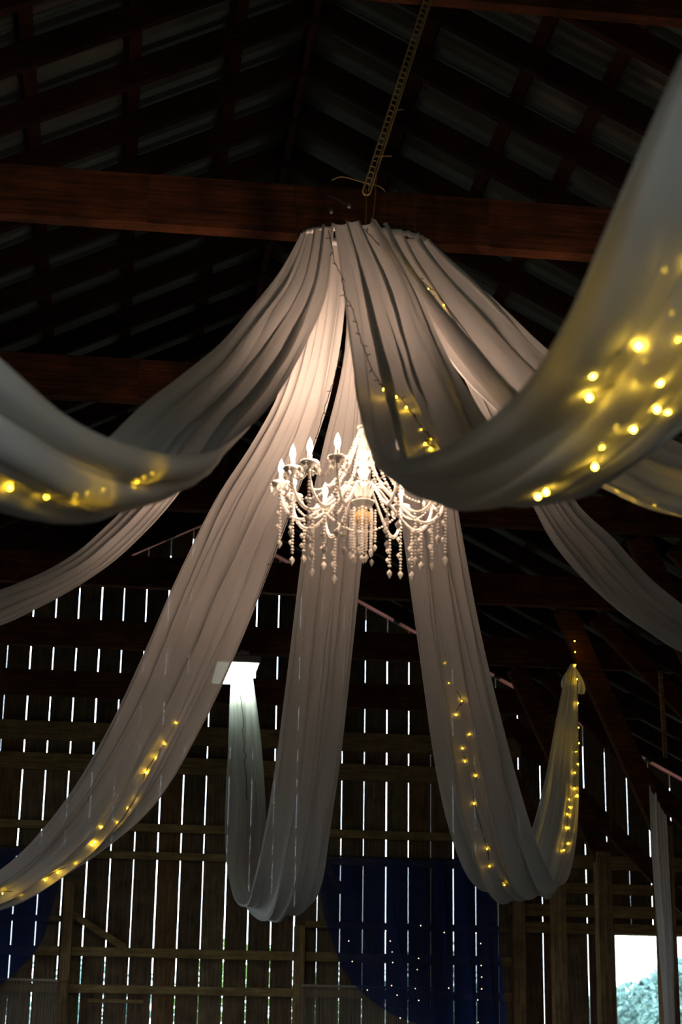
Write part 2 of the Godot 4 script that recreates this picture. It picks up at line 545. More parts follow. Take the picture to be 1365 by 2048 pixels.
func build_drapes() -> void:
	var g := "white swags hung from the hoop"
	drape("fabric_swag", "white swag sagging towards the left foreground, fairy lights in its trough", "draped fabric", ST_LEFT_FRONT, mats.voile_thick, 21, 1.0, g)
	drape("fabric_swag", "blurred white swag nearest the viewer at right, lit yellow by fairy lights", "draped fabric", ST_FRONT_RIGHT, mats.voile_thick, 22, 1.0, g)
	drape("fabric_swag", "wide pleated white swag running right from the hoop behind the nearest one", "draped fabric", ST_RIGHT, mats.voile_thick, 23, 1.0, g)
	drape("fabric_swag", "narrow white swag going back to the right wall below the foreground fabric", "draped fabric", ST_RIGHT_BACK, mats.voile, 24, 0.8, g)
	drape("fabric_swag", "long white swag with its upturned end knotted to the brace at right", "draped fabric", ST_BACK_RIGHT, mats.voile, 25, 0.9, g)
	drape("fabric_swag", "long white swag straight behind the chandelier, its end hung by the shop light", "draped fabric", ST_BACK, mats.voile, 26, 0.8, g)
	drape("fabric_swag", "long broad white swag falling to the lower left edge with fairy lights", "draped fabric", ST_BACK_LEFT, mats.voile, 27, 0.9, g)
	drape("fabric_swag", "narrow white swag running to the left wall below the left foreground fabric", "draped fabric", ST_LEFT, mats.voile, 28, 0.8, g)
	# tied-up bow at the end of the back right swag
	var bow := thing("fabric_bow", "white fabric bow that ties the upturned swag end under its light string", "bow", Vector3(4.53, 5.58, -17.28))
	for s in [-1.0, 1.0]:
		var st := new_st()
		var nn := 10
		var grid := []
		for i in nn + 1:
			var t := float(i) / nn
			var row := []
			for k in 7:
				var u := k / 6.0 - 0.5
				var half := 0.012 + 0.055 * sin(t * 1.5)
				row.append(Vector3(s * (0.01 + 0.075 * sin(t * 2.2)) + u * half * 1.2, 0.02 - 0.02 * sin(t * 3.1) - t * (0.25 if s < 0 else 0.30), 0.02 * cos(u * 9.0 + t * 2.0)))
			grid.append(row)
		for i in nn:
			for k in 6:
				for p in [grid[i][k], grid[i + 1][k], grid[i + 1][k + 1], grid[i][k], grid[i + 1][k + 1], grid[i][k + 1]]:
					st.add_vertex(p)
		obj("bow_tail", done(st), mats.voile_thick, bow)
	var st3 := new_st()
	add_lathe(st3, Vector3.ZERO, [Vector2(0, -0.04), Vector2(0.022, -0.03), Vector2(0.03, 0), Vector2(0.02, 0.025), Vector2(0, 0.03)], 10)
	obj("knot", done(st3), mats.voile_thick, bow)
	# straight white curtain on the post by the doorway
	drape("door_curtain", "narrow white curtain hanging straight down the post beside the bright doorway", "curtain", [[Vector3(5.30, 4.42, -17.32), Vector3(5.46, 4.10, -17.32), 0.0], [Vector3(5.285, 4.1, -17.28), Vector3(5.46, 3.9, -17.3), 0.01], [Vector3(5.285, 3.5, -17.25), Vector3(5.455, 3.4, -17.27), 0.02], [Vector3(5.30, 2.8, -17.2), Vector3(5.45, 2.8, -17.22), 0.02], [Vector3(5.325, 2.1, -17.2), Vector3(5.43, 2.1, -17.2), 0.01], [Vector3(5.33, 0.3, -17.2), Vector3(5.45, 0.3, -17.2), 0.01]], mats.voile_thick, 31, 0.9, "", 8, 40)
	# navy curtains on the gable wall
	var zc := -23.55
	drape("navy_curtain", "sheer navy curtain on the gable wall, swept down to the right from its rod", "curtain", [[Vector3(2.62, 4.31, zc), Vector3(4.36, 4.33, zc), 0.0], [Vector3(2.70, 3.9, zc), Vector3(4.36, 3.9, zc), 0.02], [Vector3(2.80, 3.44, zc), Vector3(4.36, 3.5, zc), 0.04], [Vector3(3.11, 2.78, zc), Vector3(4.33, 3.1, zc), 0.06], [Vector3(3.63, 2.36, zc), Vector3(4.30, 2.75, zc), 0.06], [Vector3(4.10, 2.18, zc), Vector3(4.29, 2.5, zc), 0.03], [Vector3(4.24, 1.9, zc), Vector3(4.36, 2.1, zc), 0.0]], mats.navy_voile, 41, 0.35, "", 9, 70)
	drape("navy_curtain", "sheer navy curtain hanging straight on the gable wall at the right end of the rod", "curtain", [[Vector3(4.25, 4.33, zc + 0.06), Vector3(5.02, 4.34, zc + 0.06), 0.0], [Vector3(4.27, 3.6, zc + 0.06), Vector3(5.06, 3.6, zc + 0.06), 0.01], [Vector3(4.28, 2.6, zc + 0.06), Vector3(5.14, 2.6, zc + 0.06), 0.01], [Vector3(4.24, 1.6, zc + 0.06), Vector3(5.18, 1.6, zc + 0.06), 0.01], [Vector3(4.2, 0.2, zc + 0.06), Vector3(5.2, 0.2, zc + 0.06), 0.0]], mats.navy_voile, 42, 0.7, "", 9, 60)
	drape("navy_curtain", "sheer navy curtain at the left edge of the gable wall, drawn back to the left", "curtain", [[Vector3(-2.4, 4.30, zc), Vector3(-0.60, 4.32, zc), 0.0], [Vector3(-2.4, 3.9, zc), Vector3(-0.68, 3.9, zc), 0.02], [Vector3(-2.35, 3.5, zc), Vector3(-0.76, 3.5, zc), 0.04], [Vector3(-2.3, 3.1, zc), Vector3(-0.88, 3.1, zc), 0.05], [Vector3(-2.25, 2.7, zc), Vector3(-1.2, 2.72, zc), 0.05], [Vector3(-2.2, 2.3, zc), Vector3(-1.6, 2.4, zc), 0.03], [Vector3(-2.2, 1.9, zc), Vector3(-2.0, 2.0, zc), 0.0]], mats.navy_voile, 43, 0.4, "", 9, 70)
	for q in [[2.55, 5.1, "thin dark curtain rod above the middle navy curtains"], [-2.5, -0.55, "thin dark curtain rod above the left navy curtain"]]:
		var st := new_st()
		add_tube(st, [Vector3(q[0], 0, 0), Vector3(lerpf(q[0], q[1], 0.5), -0.004, 0), Vector3(q[1], 0, 0)], 0.014, 8)
		for e in [q[0], q[1]]:
			add_lathe(st, Vector3(e, 0, 0), [Vector2(0, -0.025), Vector2(0.022, -0.012), Vector2(0.025, 0.005), Vector2(0, 0.025)], 8)
		var rod := obj("curtain_rod", done(st), mats.cord_dark)
		rod.position = Vector3(0, 4.335, zc)
		tag(rod, q[2], "curtain rod")
	# string curtains
	for q in [[2.5, 4.25, "brown string curtain hanging below the middle navy curtain"], [-2.3, -0.62, "brown string curtain at the lower left edge below the navy curtain"]]:
		var c := thing("string_curtain", q[2], "string curtain", Vector3(q[0], 2.68, zc - 0.12))
		var band := plank_mesh(Vector3(q[1] - q[0], 0.03, 0.02), 0.004)
		var bo := obj("heading", band, mats.string_cloth, c)
		bo.position = Vector3((q[1] - q[0]) / 2, 0, 0)
		var st := new_st()
		var x := 0.0
		rng.seed = 77
		while x < q[1] - q[0]:
			var p := []
			for i in 6:
				p.append(Vector3(x + rng.randf_range(-0.003, 0.003), -0.5 * i, rng.randf_range(-0.004, 0.004)))
			add_tube(st, p, 0.0055, 3)
			x += 0.021
		var so := obj("strings", done(st), mats.string_cloth, c)
		so.set_meta("kind", "stuff")

# ---------------------------------------------------------------- light strings
func light_string(label: String, bulbs: Array, energy: float, white := false, wire_from: Array = [], radius := 0.0055, glow := "fairy_glow") -> void:
	var base: Vector3 = bulbs[0] if bulbs.size() else wire_from[0]
	var s := thing("light_string", label, "fairy lights", base, "")
	var path := []
	for p in wire_from:
		path.append(p - base)
	for p in bulbs:
		path.append(p - base + Vector3(0, 0.012, 0))
	rng.seed = 500 + int(absf(base.x) * 1000.0)
	var st := new_st()
	var wob := []
	for p in spline(path, 7):
		wob.append(p + Vector3(rng.randf_range(-1, 1), rng.randf_range(-1, 1), rng.randf_range(-1, 1)) * 0.003)
	add_tube(st, wob, 0.0022, 5)
	# little twig-like sockets along the bare wire
	for i in range(4, wob.size() - 1, 6):
		var d := Vector3(rng.randf_range(-1, 1), rng.randf_range(-0.6, 0.6), rng.randf_range(-0.5, 0.5)).normalized() * 0.022
		add_tube(st, [wob[i], wob[i] + d * 0.5, wob[i] + d], 0.0022, 5)
	obj("wire", done(st), mats.cord_dark, s)
	var bs := new_st()
	add_lathe(bs, Vector3.ZERO, [Vector2(0, -radius * 1.3), Vector2(radius * 0.8, -radius * 0.8), Vector2(radius, 0), Vector2(0, radius * 1.4)], 7)
	var bm := done(bs)
	for p in bulbs:
		var b := obj("bulb", bm, mats.fairy_white if white else mats[glow], s)
		b.position = p - base
		if energy > 0.0:
			var l := OmniLight3D.new()
			l.name = "bulb_light"
			l.light_color = Color(1.0, 0.86, 0.68) if white else Color(1.0, 0.82, 0.22)
			l.light_energy = energy
			l.light_size = 0.004
			l.omni_range = 40.0
			l.omni_attenuation = 2.0
			l.shadow_enabled = true
			l.position = b.position
			s.add_child(l, true)

func build_light_strings() -> void:
	light_string("yellow fairy lights inside the nearest swag at right", L_FRONT_RIGHT, 0.0003, false, [], 0.0070, "fairy_hot")
	light_string("unseen yellow fairy lights deep inside the nearest swag, placed to light its upper right", L_FRONT_RIGHT_UNSEEN, 0.0055)  # unseen bulbs placed to turn the upper right of the swag yellow
	light_string("few yellow fairy lights on a wire down the swag in front of the chandelier", L_FRONT_RIGHT_OUT, 0.0001, false, W_FRONT_RIGHT, 0.004)
	light_string("thin wire with four tiny lights running from the hoop over the right swag", L_RIGHT_TOP, 0.0, false, W_RIGHT, 0.003)
	light_string("yellow fairy lights along the lower edge of the right swag", L_RIGHT, 0.0008)
	light_string("yellow fairy lights along the bottom of the left foreground swag", L_LEFT_FRONT, 0.0004)
	light_string("yellow fairy lights inside the broad swag at lower left", L_BACK_LEFT, 0.00010, false, [], 0.0055, "fairy_glow")
	light_string("yellow fairy lights inside the swag knotted at right, below the hoop side", L_BACK_RIGHT, 0.00006, false, [], 0.0055, "fairy_dim")
	light_string("yellow fairy lights hanging down the upturned knotted end of the swag at right", L_BACK_RIGHT_END, 0.0004)
	light_string("tiny white lights on the navy curtain, in its lower left folds", L_CURTAIN_A, 0.0, true, [], 0.0035)
	light_string("tiny white lights on the navy curtain, down the middle of the wall bay", L_CURTAIN_B, 0.0, true, [], 0.0035)
	light_string("tiny white lights in a column on the straight navy curtain at right", L_CURTAIN_C, 0.0, true, [], 0.0035)
	light_string("unlit fairy light wire with twig ends along the right edge of the broad swag", [], 0.0, false, W_BACK_LEFT)
	var st := new_st()
	var p := []
	rng.seed = 9
	for q in spline(W_BACK, 6):
		p.append(q + Vector3(rng.randf_range(-0.012, 0.012), 0, 0))
	add_tube(st, p, 0.004, 5)
	tag(obj("unlit_wire", done(st), mats.cord_dark), "unlit zigzag fairy light wire down the swag end beside the shop light", "wire")

# ---------------------------------------------------------------- hoop, ropes, wires
func build_hoop() -> void:
	var c := Vector3(1.17, 5.915, -8.62)
	var hoop := thing("fabric_hoop", "hanging hoop that gathers the tops of all the white swags", "hoop", c)
	var ring := []
	for k in 41:
		var a := TAU * k / 40
		ring.append(Vector3(cos(a) * 0.33, -sin(a) * 0.10, sin(a) * 0.31))
	var st := new_st()
	add_tube(st, ring, 0.007, 8)
	obj("ring", done(st), mats.cord_dark, hoop)
	var st2 := new_st()
	var roll := []
	for k in 121:
		var t := TAU * k / 120
		var w := 0.003 * sin(t * 29.0) + 0.002 * sin(t * 47.0 + 1.0)
		roll.append(Vector3(cos(t) * (0.318 + w), -0.012 - sin(t) * 0.10 + w, sin(t) * (0.298 + w)))
	add_tube(st2, roll, 0.017, 8)
	obj("gathered_heading", done(st2), mats.voile_thick, hoop)
	# steel wires from the tie beam down to the hoop
	var wires := [[Vector3(0.835, 6.49, -9.2), Vector3(0.822, 5.93, -8.72), "steel wire at the left of the hoop with its clip"], [Vector3(0.955, 6.5, -9.2), Vector3(0.965, 5.96, -8.45), "steel wire left of the hoop middle"], [Vector3(1.545, 6.47, -9.2), Vector3(1.535, 6.17, -9.15), "steel wire on the tie beam right of the hoop"], [Vector3(0.93, 6.5, -9.2), Vector3(1.06, 6.0, -8.45), "slanting thin wire ending in a bright clip above the hoop"]]
	for w in wires:
		var t := thing("hanging_wire", w[2], "wire", w[1])
		var s3 := new_st()
		var d: Vector3 = w[0] - w[1]
		add_tube(s3, [Vector3.ZERO, d * 0.5 + Vector3(0, -0.004, 0), d], 0.0032, 6)
		obj("strand", done(s3), mats.cord_steel, t)
		var s4 := new_st()
		add_lathe(s4, Vector3.ZERO, [Vector2(0, -0.02), Vector2(0.008, -0.016), Vector2(0.011, 0), Vector2(0.007, 0.018), Vector2(0.003, 0.026)], 8)
		obj("clip", done(s4), mats.cord_steel, t)
	# hoist strap: a doubled cord with a ladder of loops, bent round at its lower end
	var zr := -8.75
	var strap := thing("hoist_strap", "yellowish looped hoist strap slanting from the collar beam to above the hoop", "strap", Vector3(1.195, 6.25, zr))
	var top := Vector3(0.345, 1.26, 0.0)
	var side := Vector3(0.96, -0.26, 0).normalized() * 0.021
	var loop := []
	for i in 13:
		loop.append(top * (1.0 - i / 12.0) - side)
	for i in range(1, 8):
		var a := PI * i / 8.0
		loop.append(-side * cos(a) - top.normalized() * 0.026 * sin(a))
	for i in 13:
		loop.append(top * (i / 12.0) + side)
	var s5 := new_st()
	add_tube(s5, loop, 0.0055, 6)
	obj("cord", done(s5), mats.rope, strap)
	var s6 := new_st()
	for i in 34:
		var c0 := top * (0.03 + i * 0.0285)
		add_tube(s6, [c0 - side, c0 - side * 0.3 + top.normalized() * 0.008, c0 + side * 0.45], 0.0042, 5)
	obj("ladder_loop", done(s6), mats.rope, strap)
	var s7 := new_st()
	add_tube(s7, [top + side * 0.5, top * 0.5 + side * 0.45, side * 0.4], 0.004, 5)
	obj("inner_cord", done(s7), mats.rope, strap)
	for q in [[Vector3(1.19, 6.28, zr), Vector3(1.165, 5.95, -8.55), "near string from the hoist strap down to the hoop"], [Vector3(1.25, 6.36, zr), Vector3(1.20, 5.95, -8.55), "second string from the hoist strap down to the hoop"]]:
		var s8 := new_st()
		add_tube(s8, [q[0], (q[0] + q[1]) / 2.0 + Vector3(0.004, 0, 0), q[1]], 0.0034, 5)
		tag(obj("hanging_string", done(s8), mats.rope), q[2], "string")
	for q in [[[Vector3(1.0, 6.30, zr), Vector3(1.06, 6.325, zr), Vector3(1.18, 6.30, zr), Vector3(1.26, 6.285, zr), Vector3(1.30, 6.255, zr)], "loose straw coloured string end across the foot of the hoist strap"], [[Vector3(1.225, 6.46, zr), Vector3(1.27, 6.465, zr + 0.01), Vector3(1.33, 6.465, zr + 0.02)], "short loose string end on the lower half of the hoist strap"], [[Vector3(1.32, 6.72, zr), Vector3(1.36, 6.765, zr), Vector3(1.40, 6.775, zr)], "short loose string end on the upper half of the hoist strap"]]:
		var s9 := new_st()
		add_tube(s9, spline(q[0], 5), 0.0028, 5, 0.0016)
		tag(obj("loose_string", done(s9), mats.rope), q[1], "string")

# ---------------------------------------------------------------- chandelier
func add_strand(st: SurfaceTool, path: Array, step: float, r: float) -> void:
	var carry := 0.0
	var k := 0
	for i in path.size() - 1:
		var a: Vector3 = path[i]
		var b: Vector3 = path[i + 1]
		var l := a.distance_to(b)
		while carry < l:
			add_bead(st, a.lerp(b, carry / l), r * (1.25 if k % 5 == 4 else 1.0))
			carry += step
			k += 1
		carry -= l

func build_chandelier() -> void:
	var ch := thing("chandelier", "white beaded chandelier with lit candle bulbs hanging inside the fabric canopy", "chandelier", Vector3(1.175, 4.385, -8.60))
	var st := new_st()
	add_lathe(st, Vector3.ZERO, [Vector2(0, -0.03), Vector2(0.02, -0.03), Vector2(0.035, -0.022), Vector2(0.058, 0.008), Vector2(0.060, 0.014), Vector2(0.05, 0.016), Vector2(0.0, 0.016)], 28)
	obj("bowl", done(st), mats.silver, ch)
	st = new_st()
	add_lathe(st, Vector3.ZERO, [Vector2(0.03, 0.016), Vector2(0.022, 0.04), Vector2(0.024, 0.07), Vector2(0.036, 0.10), Vector2(0.040, 0.112), Vector2(0.026, 0.118), Vector2(0.020, 0.14), Vector2(0.026, 0.165), Vector2(0.034, 0.175), Vector2(0.034, 0.185), Vector2(0.022, 0.19), Vector2(0.022, 0.205), Vector2(0.036, 0.213), Vector2(0.036, 0.228), Vector2(0.022, 0.235), Vector2(0.024, 0.26), Vector2(0.036, 0.268), Vector2(0.034, 0.285), Vector2(0.018, 0.295), Vector2(0.014, 0.34), Vector2(0.022, 0.35), Vector2(0.012, 0.37), Vector2(0.006, 0.41), Vector2(0.0, 0.43)], 20)
	obj("column", done(st), mats.enamel, ch)
	st = new_st()
	add_lathe(st, Vector3.ZERO, [Vector2(0, -0.115), Vector2(0.02, -0.110), Vector2(0.042, -0.09), Vector2(0.048, -0.07), Vector2(0.040, -0.05), Vector2(0.018, -0.035), Vector2(0.012, -0.028)], 20)
	obj("finial", done(st), mats.amber, ch)
	st = new_st()
	add_tube(st, [Vector3(0, 0.42, 0), Vector3(0, 1.0, 0), Vector3(0, 1.53, 0)], 0.005, 6)
	obj("hanging_rod", done(st), mats.cord_steel, ch)
	st = new_st()
	for k in 16:
		var a := TAU * k / 16
		add_bead(st, Vector3(cos(a) * 0.03, 0.42, sin(a) * 0.03), 0.009)
		add_bead(st, Vector3(cos(a) * 0.022, 0.40, sin(a) * 0.022), 0.008)
	obj("crown_beads", done(st), mats.crystal, ch)
	# fringe of bead strings under the bowl
	rng.seed = 60
	for k in 16:
		var a := TAU * (k + 0.5) / 16
		var rr := 0.062 if k % 2 == 0 else 0.046
		var len := rng.randf_range(0.17, 0.25)
		st = new_st(false)
		var top := Vector3(cos(a) * rr, -0.035, sin(a) * rr)
		add_strand(st, [top, top - Vector3(0, len, 0)], 0.0150, 0.0074)
		add_bead(st, top - Vector3(0, len + 0.025, 0), 0.011, 1.6, 2.4)
		obj("bead_fringe", done(st), mats.pearl if k % 3 != 2 else mats.crystal, ch)
	var bulb_st := new_st()
	add_lathe(bulb_st, Vector3.ZERO, [Vector2(0.007, 0.0), Vector2(0.010, 0.008), Vector2(0.0145, 0.022), Vector2(0.0155, 0.034), Vector2(0.0125, 0.052), Vector2(0.007, 0.068), Vector2(0.0, 0.083)], 12)
	var bulb_mesh := done(bulb_st)
	var sleeve_st := new_st()
	add_lathe(sleeve_st, Vector3.ZERO, [Vector2(0.0, 0.0), Vector2(0.012, 0.0), Vector2(0.012, 0.05), Vector2(0.009, 0.056), Vector2(0, 0.056)], 14)
	var sleeve_mesh := done(sleeve_st)
	var cup_st := new_st()
	add_lathe(cup_st, Vector3.ZERO, [Vector2(0.0, -0.018), Vector2(0.016, -0.016), Vector2(0.022, -0.006), Vector2(0.044, 0.004), Vector2(0.050, 0.014), Vector2(0.048, 0.018), Vector2(0.030, 0.010), Vector2(0.0, 0.006)], 20)
	var cup_mesh := done(cup_st)
	var angles := [115.5, 137.0, 155.0, 188.0, 218.0, 249.0, 306.0, 336.0, 2.0, 36.0, 74.0]
	var r_out := 0.425
	var cups := []
	for ang in angles:
		var d := Vector3(cos(deg_to_rad(ang)), 0, sin(deg_to_rad(ang)))
		cups.append(d * r_out + Vector3(0, 0.095, 0))
	for i in angles.size():
		var d := Vector3(cos(deg_to_rad(angles[i])), 0, sin(deg_to_rad(angles[i])))
		var arm := Node3D.new()
		arm.name = "arm"
		ch.add_child(arm, true)
		var pts := []
		for q in [[0.030, 0.035], [0.055, 0.085], [0.095, 0.092], [0.135, 0.055], [0.19, 0.0], [0.25, -0.055], [0.31, -0.085], [0.365, -0.068], [0.405, -0.015], [0.424, 0.045], [0.425, 0.082]]:
			pts.append(d * q[0] + Vector3(0, q[1], 0))
		var path := spline(pts, 5)
		st = new_st()
		add_tube(st, path, 0.0074, 8)
		obj("tube", done(st), mats.enamel, arm)
		st = new_st(false)
		var under := []
		for j in range(14, path.size() - 4):
			under.append(path[j] + Vector3(0, -0.010, 0) + d * 0.004)
		add_strand(st, under, 0.0078, 0.0044)
		obj("bead_trim", done(st), mats.pearl, arm)
		var cup := obj("cup", cup_mesh, mats.enamel, arm)
		cup.position = cups[i]
		var sleeve := obj("candle_sleeve", sleeve_mesh, mats.enamel, arm)
		sleeve.position = cups[i] + Vector3(0, 0.006, 0)
		var bulb := obj("bulb", bulb_mesh, mats.candle_glow, arm)
		bulb.position = cups[i] + Vector3(0, 0.062, 0)
		var l := OmniLight3D.new()
		l.name = "bulb_light"
		l.light_color = CANDLE_COLOR
		l.light_energy = CANDLE_ENERGY
		l.light_size = 0.012
		l.omni_range = 40.0
		l.omni_attenuation = 2.0
		l.shadow_enabled = true
		l.position = cups[i] + Vector3(0, 0.10, 0)
		arm.add_child(l, true)
		# drops round the cup
		for k in 6:
			var a := TAU * k / 6 + i
			var e: Vector3 = cups[i] + Vector3(cos(a) * 0.049, 0.006, sin(a) * 0.049)
			st = new_st(false)
			add_bead(st, e - Vector3(0, 0.004, 0), 0.006)
			add_bead(st, e - Vector3(0, 0.030, 0), 0.010, 1.8, 2.0)
			obj("drop", done(st), mats.crystal if k % 2 else mats.pearl, arm)
		# long strands: from the lowest point of the arm and from the cup
		for q in [[0.30, -0.095, rng.randf_range(0.16, 0.22)], [0.425, 0.06, rng.randf_range(0.24, 0.32)]]:
			st = new_st(false)
			var top: Vector3 = d * q[0] + Vector3(0, q[1], 0)
			add_strand(st, [top, top - Vector3(0, q[2], 0)], 0.0175, 0.0080)
			for f in [0.45, 0.75]:
				add_bead(st, top - Vector3(0.012, q[2] * f, 0), 0.010, 1.5, 1.8)
			add_bead(st, top - Vector3(0, q[2] + 0.028, 0), 0.014, 1.6, 2.2)
			obj("bead_strand", done(st), mats.pearl if rng.randf() < 0.6 else mats.crystal, arm)
		# strand from the crown down to the arm
		st = new_st(false)
		var mid := []
		for k in 13:
			var t := k / 12.0
			var p := (d * 0.022 + Vector3(0, 0.40, 0)).lerp(d * 0.30 + Vector3(0, 0.02, 0), t)
			p.y -= 0.10 * sin(t * PI)
			mid.append(p)
		add_strand(st, mid, 0.0165, 0.0070)
		obj("crown_strand", done(st), mats.pearl, ch)
		# garland to the next cup
		st = new_st(false)
		var nxt: Vector3 = cups[(i + 1) % cups.size()]
		var gl := []
		for k in 13:
			var t := k / 12.0
			var p: Vector3 = cups[i].lerp(nxt, t)
			p.y -= 0.02 + 0.34 * cups[i].distance_to(nxt) * 4.0 * t * (1.0 - t) * 0.8
			gl.append(p)
		add_strand(st, gl, 0.0165, 0.0070)
		obj("bead_garland", done(st), mats.pearl, ch)

func build_shop_light() -> void:
	var s := thing("shop_light", "bright white shop light fixture high at the back behind the swag end", "lamp", Vector3(1.21, 5.76, -19.05))
	var st := new_st(false)
	add_plank(st, Vector3(0, 0.045, 0), Vector3(0.46, 0.05, 1.16), 0.008)
	for e in [-1.0, 1.0]:
		add_plank(st, Vector3(0, 0.025, e * 0.575), Vector3(0.47, 0.075, 0.02), 0.004)
	obj("housing", done(st), mats.lamp_metal, s)
	obj("diffuser", plank_mesh(Vector3(0.44, 0.03, 1.12), 0.008), mats.lamp_glow, s)
	for e in [-0.4, 0.4]:
		st = new_st()
		add_tube(st, [Vector3(0, 0.07, e), Vector3(0, 0.2, e), Vector3(0, 0.40, e)], 0.004, 5)
		obj("hanger", done(st), mats.cord_steel, s)
	var l := AreaLight3D.new()
	l.name = "lamp_light"
	l.area_size = Vector2(0.42, 1.10)
	l.light_color = Color(0.90, 1.0, 0.92)
	l.light_energy = LAMP_ENERGY
	l.area_range = 60.0
	l.area_attenuation = 2.0
	l.shadow_enabled = true
	l.position = Vector3(0, -0.025, 0)
	l.rotation_degrees = Vector3(-90, 0, 0)
	s.add_child(l, true)

func build_small_things() -> void:
	var lath := plank("lath", Vector3(5.51, 5.16, -17.44), Vector3(0.05, 0.90, 0.02), mats.girt_wood, null, 0.02)
	tag(lath, "loose wooden lath hanging upright below the braces at far right", "lath")
	var st := new_st()
	add_tube(st, spline([Vector3(5.65, 5.44, -20.04), Vector3(5.655, 5.1, -20.0), Vector3(5.66, 4.7, -20.0), Vector3(5.65, 4.3, -20.0)], 6), 0.009, 5)
	tag(obj("hanging_cable", done(st), mats.cord_steel), "thin grey cable hanging between the right posts beside the brace", "cable")

# ---------------------------------------------------------------- outdoors
func build_trees() -> void:
	var card := new_st(false)
	for q in [[0.0, 0.0], [1.2, 0.6]]:
		var b := Basis(Vector3.UP, q[0]) * Basis(Vector3.RIGHT, q[1])
		var p := [b * Vector3(0, -0.12, 0), b * Vector3(0.07, 0.0, 0.02), b * Vector3(0, 0.14, 0), b * Vector3(-0.07, 0.0, 0.02)]
		for v in [p[0], p[1], p[2], p[0], p[2], p[3]]:
			card.add_vertex(v)
	var leaf_mesh := done(card)
	var spots := [[15.0, -47.0, 4.9, 1.5, "leaf_haze", "tall hazy tree at the right of the bright doorway view"], [14.3, -52.0, 3.9, 2.0, "leaf_haze", "lower hazy tree at the left of the bright doorway view"], [12.6, -44.0, 2.9, 1.1, "leaf_green", "yellow green bush low in the bright doorway view"], [8.6, -52.0, 5.0, 2.6, "leaf_haze", "tree behind the gable wall just left of the doorway"], [4.3, -50.0, 5.2, 2.6, "leaf_green", "tree behind the gable wall opposite the navy curtains"], [-0.6, -54.0, 4.6, 2.8, "leaf_haze", "tree behind the gable wall left of the navy curtains"]]
	for i in spots.size():
		var s: Array = spots[i]
		var t := thing("tree", s[5], "tree", Vector3(s[0], -0.2, s[1]), "")
		var st := new_st()
		add_tube(st, [Vector3.ZERO, Vector3(0.1, s[2] * 0.3, 0), Vector3(0, s[2] * 0.7, 0.1)], 0.16, 8, 0.05)
		obj("trunk", done(st), mats.bark, t)
		rng.seed = 900 + i
		var blobs := []
		for k in 22:
			blobs.append([Vector3(rng.randf_range(-0.75, 0.75) * s[3], s[2] * rng.randf_range(0.35, 0.88), rng.randf_range(-0.7, 0.7) * s[3]), s[3] * rng.randf_range(0.3, 0.5)])
		blobs.append([Vector3(0, s[2] * 0.9, 0), s[3] * 0.3])
		var mm := MultiMesh.new()
		mm.transform_format = MultiMesh.TRANSFORM_3D
		mm.mesh = leaf_mesh
		var leaves := 14000 if s[0] > 12.0 else 3500
		mm.instance_count = leaves
		for k in leaves:
			var b: Array = blobs[rng.randi() % blobs.size()]
			var d := Vector3(rng.randfn(), rng.randfn(), rng.randfn()).normalized() * pow(rng.randf(), 0.4)
			var bs := Basis.from_euler(Vector3(rng.randf() * TAU, rng.randf() * TAU, rng.randf() * TAU)).scaled(Vector3.ONE * rng.randf_range(0.5, 1.05))
			mm.set_instance_transform(k, Transform3D(bs, b[0] + d * b[1]))
		var mi := MultiMeshInstance3D.new()
		mi.name = "foliage"
		mi.multimesh = mm
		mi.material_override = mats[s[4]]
		mi.set_meta("kind", "stuff")
		t.add_child(mi, true)

# ---------------------------------------------------------------- lights and camera
const CANDLE_COLOR := Color(1.0, 0.845, 0.73)
const CANDLE_ENERGY := 0.16
const LAMP_ENERGY := 2.0
const DAY_ENERGY := 0.28
const UNSEEN_SIDE_ENERGY := 0.42  # for the unseen doorway in the left wall

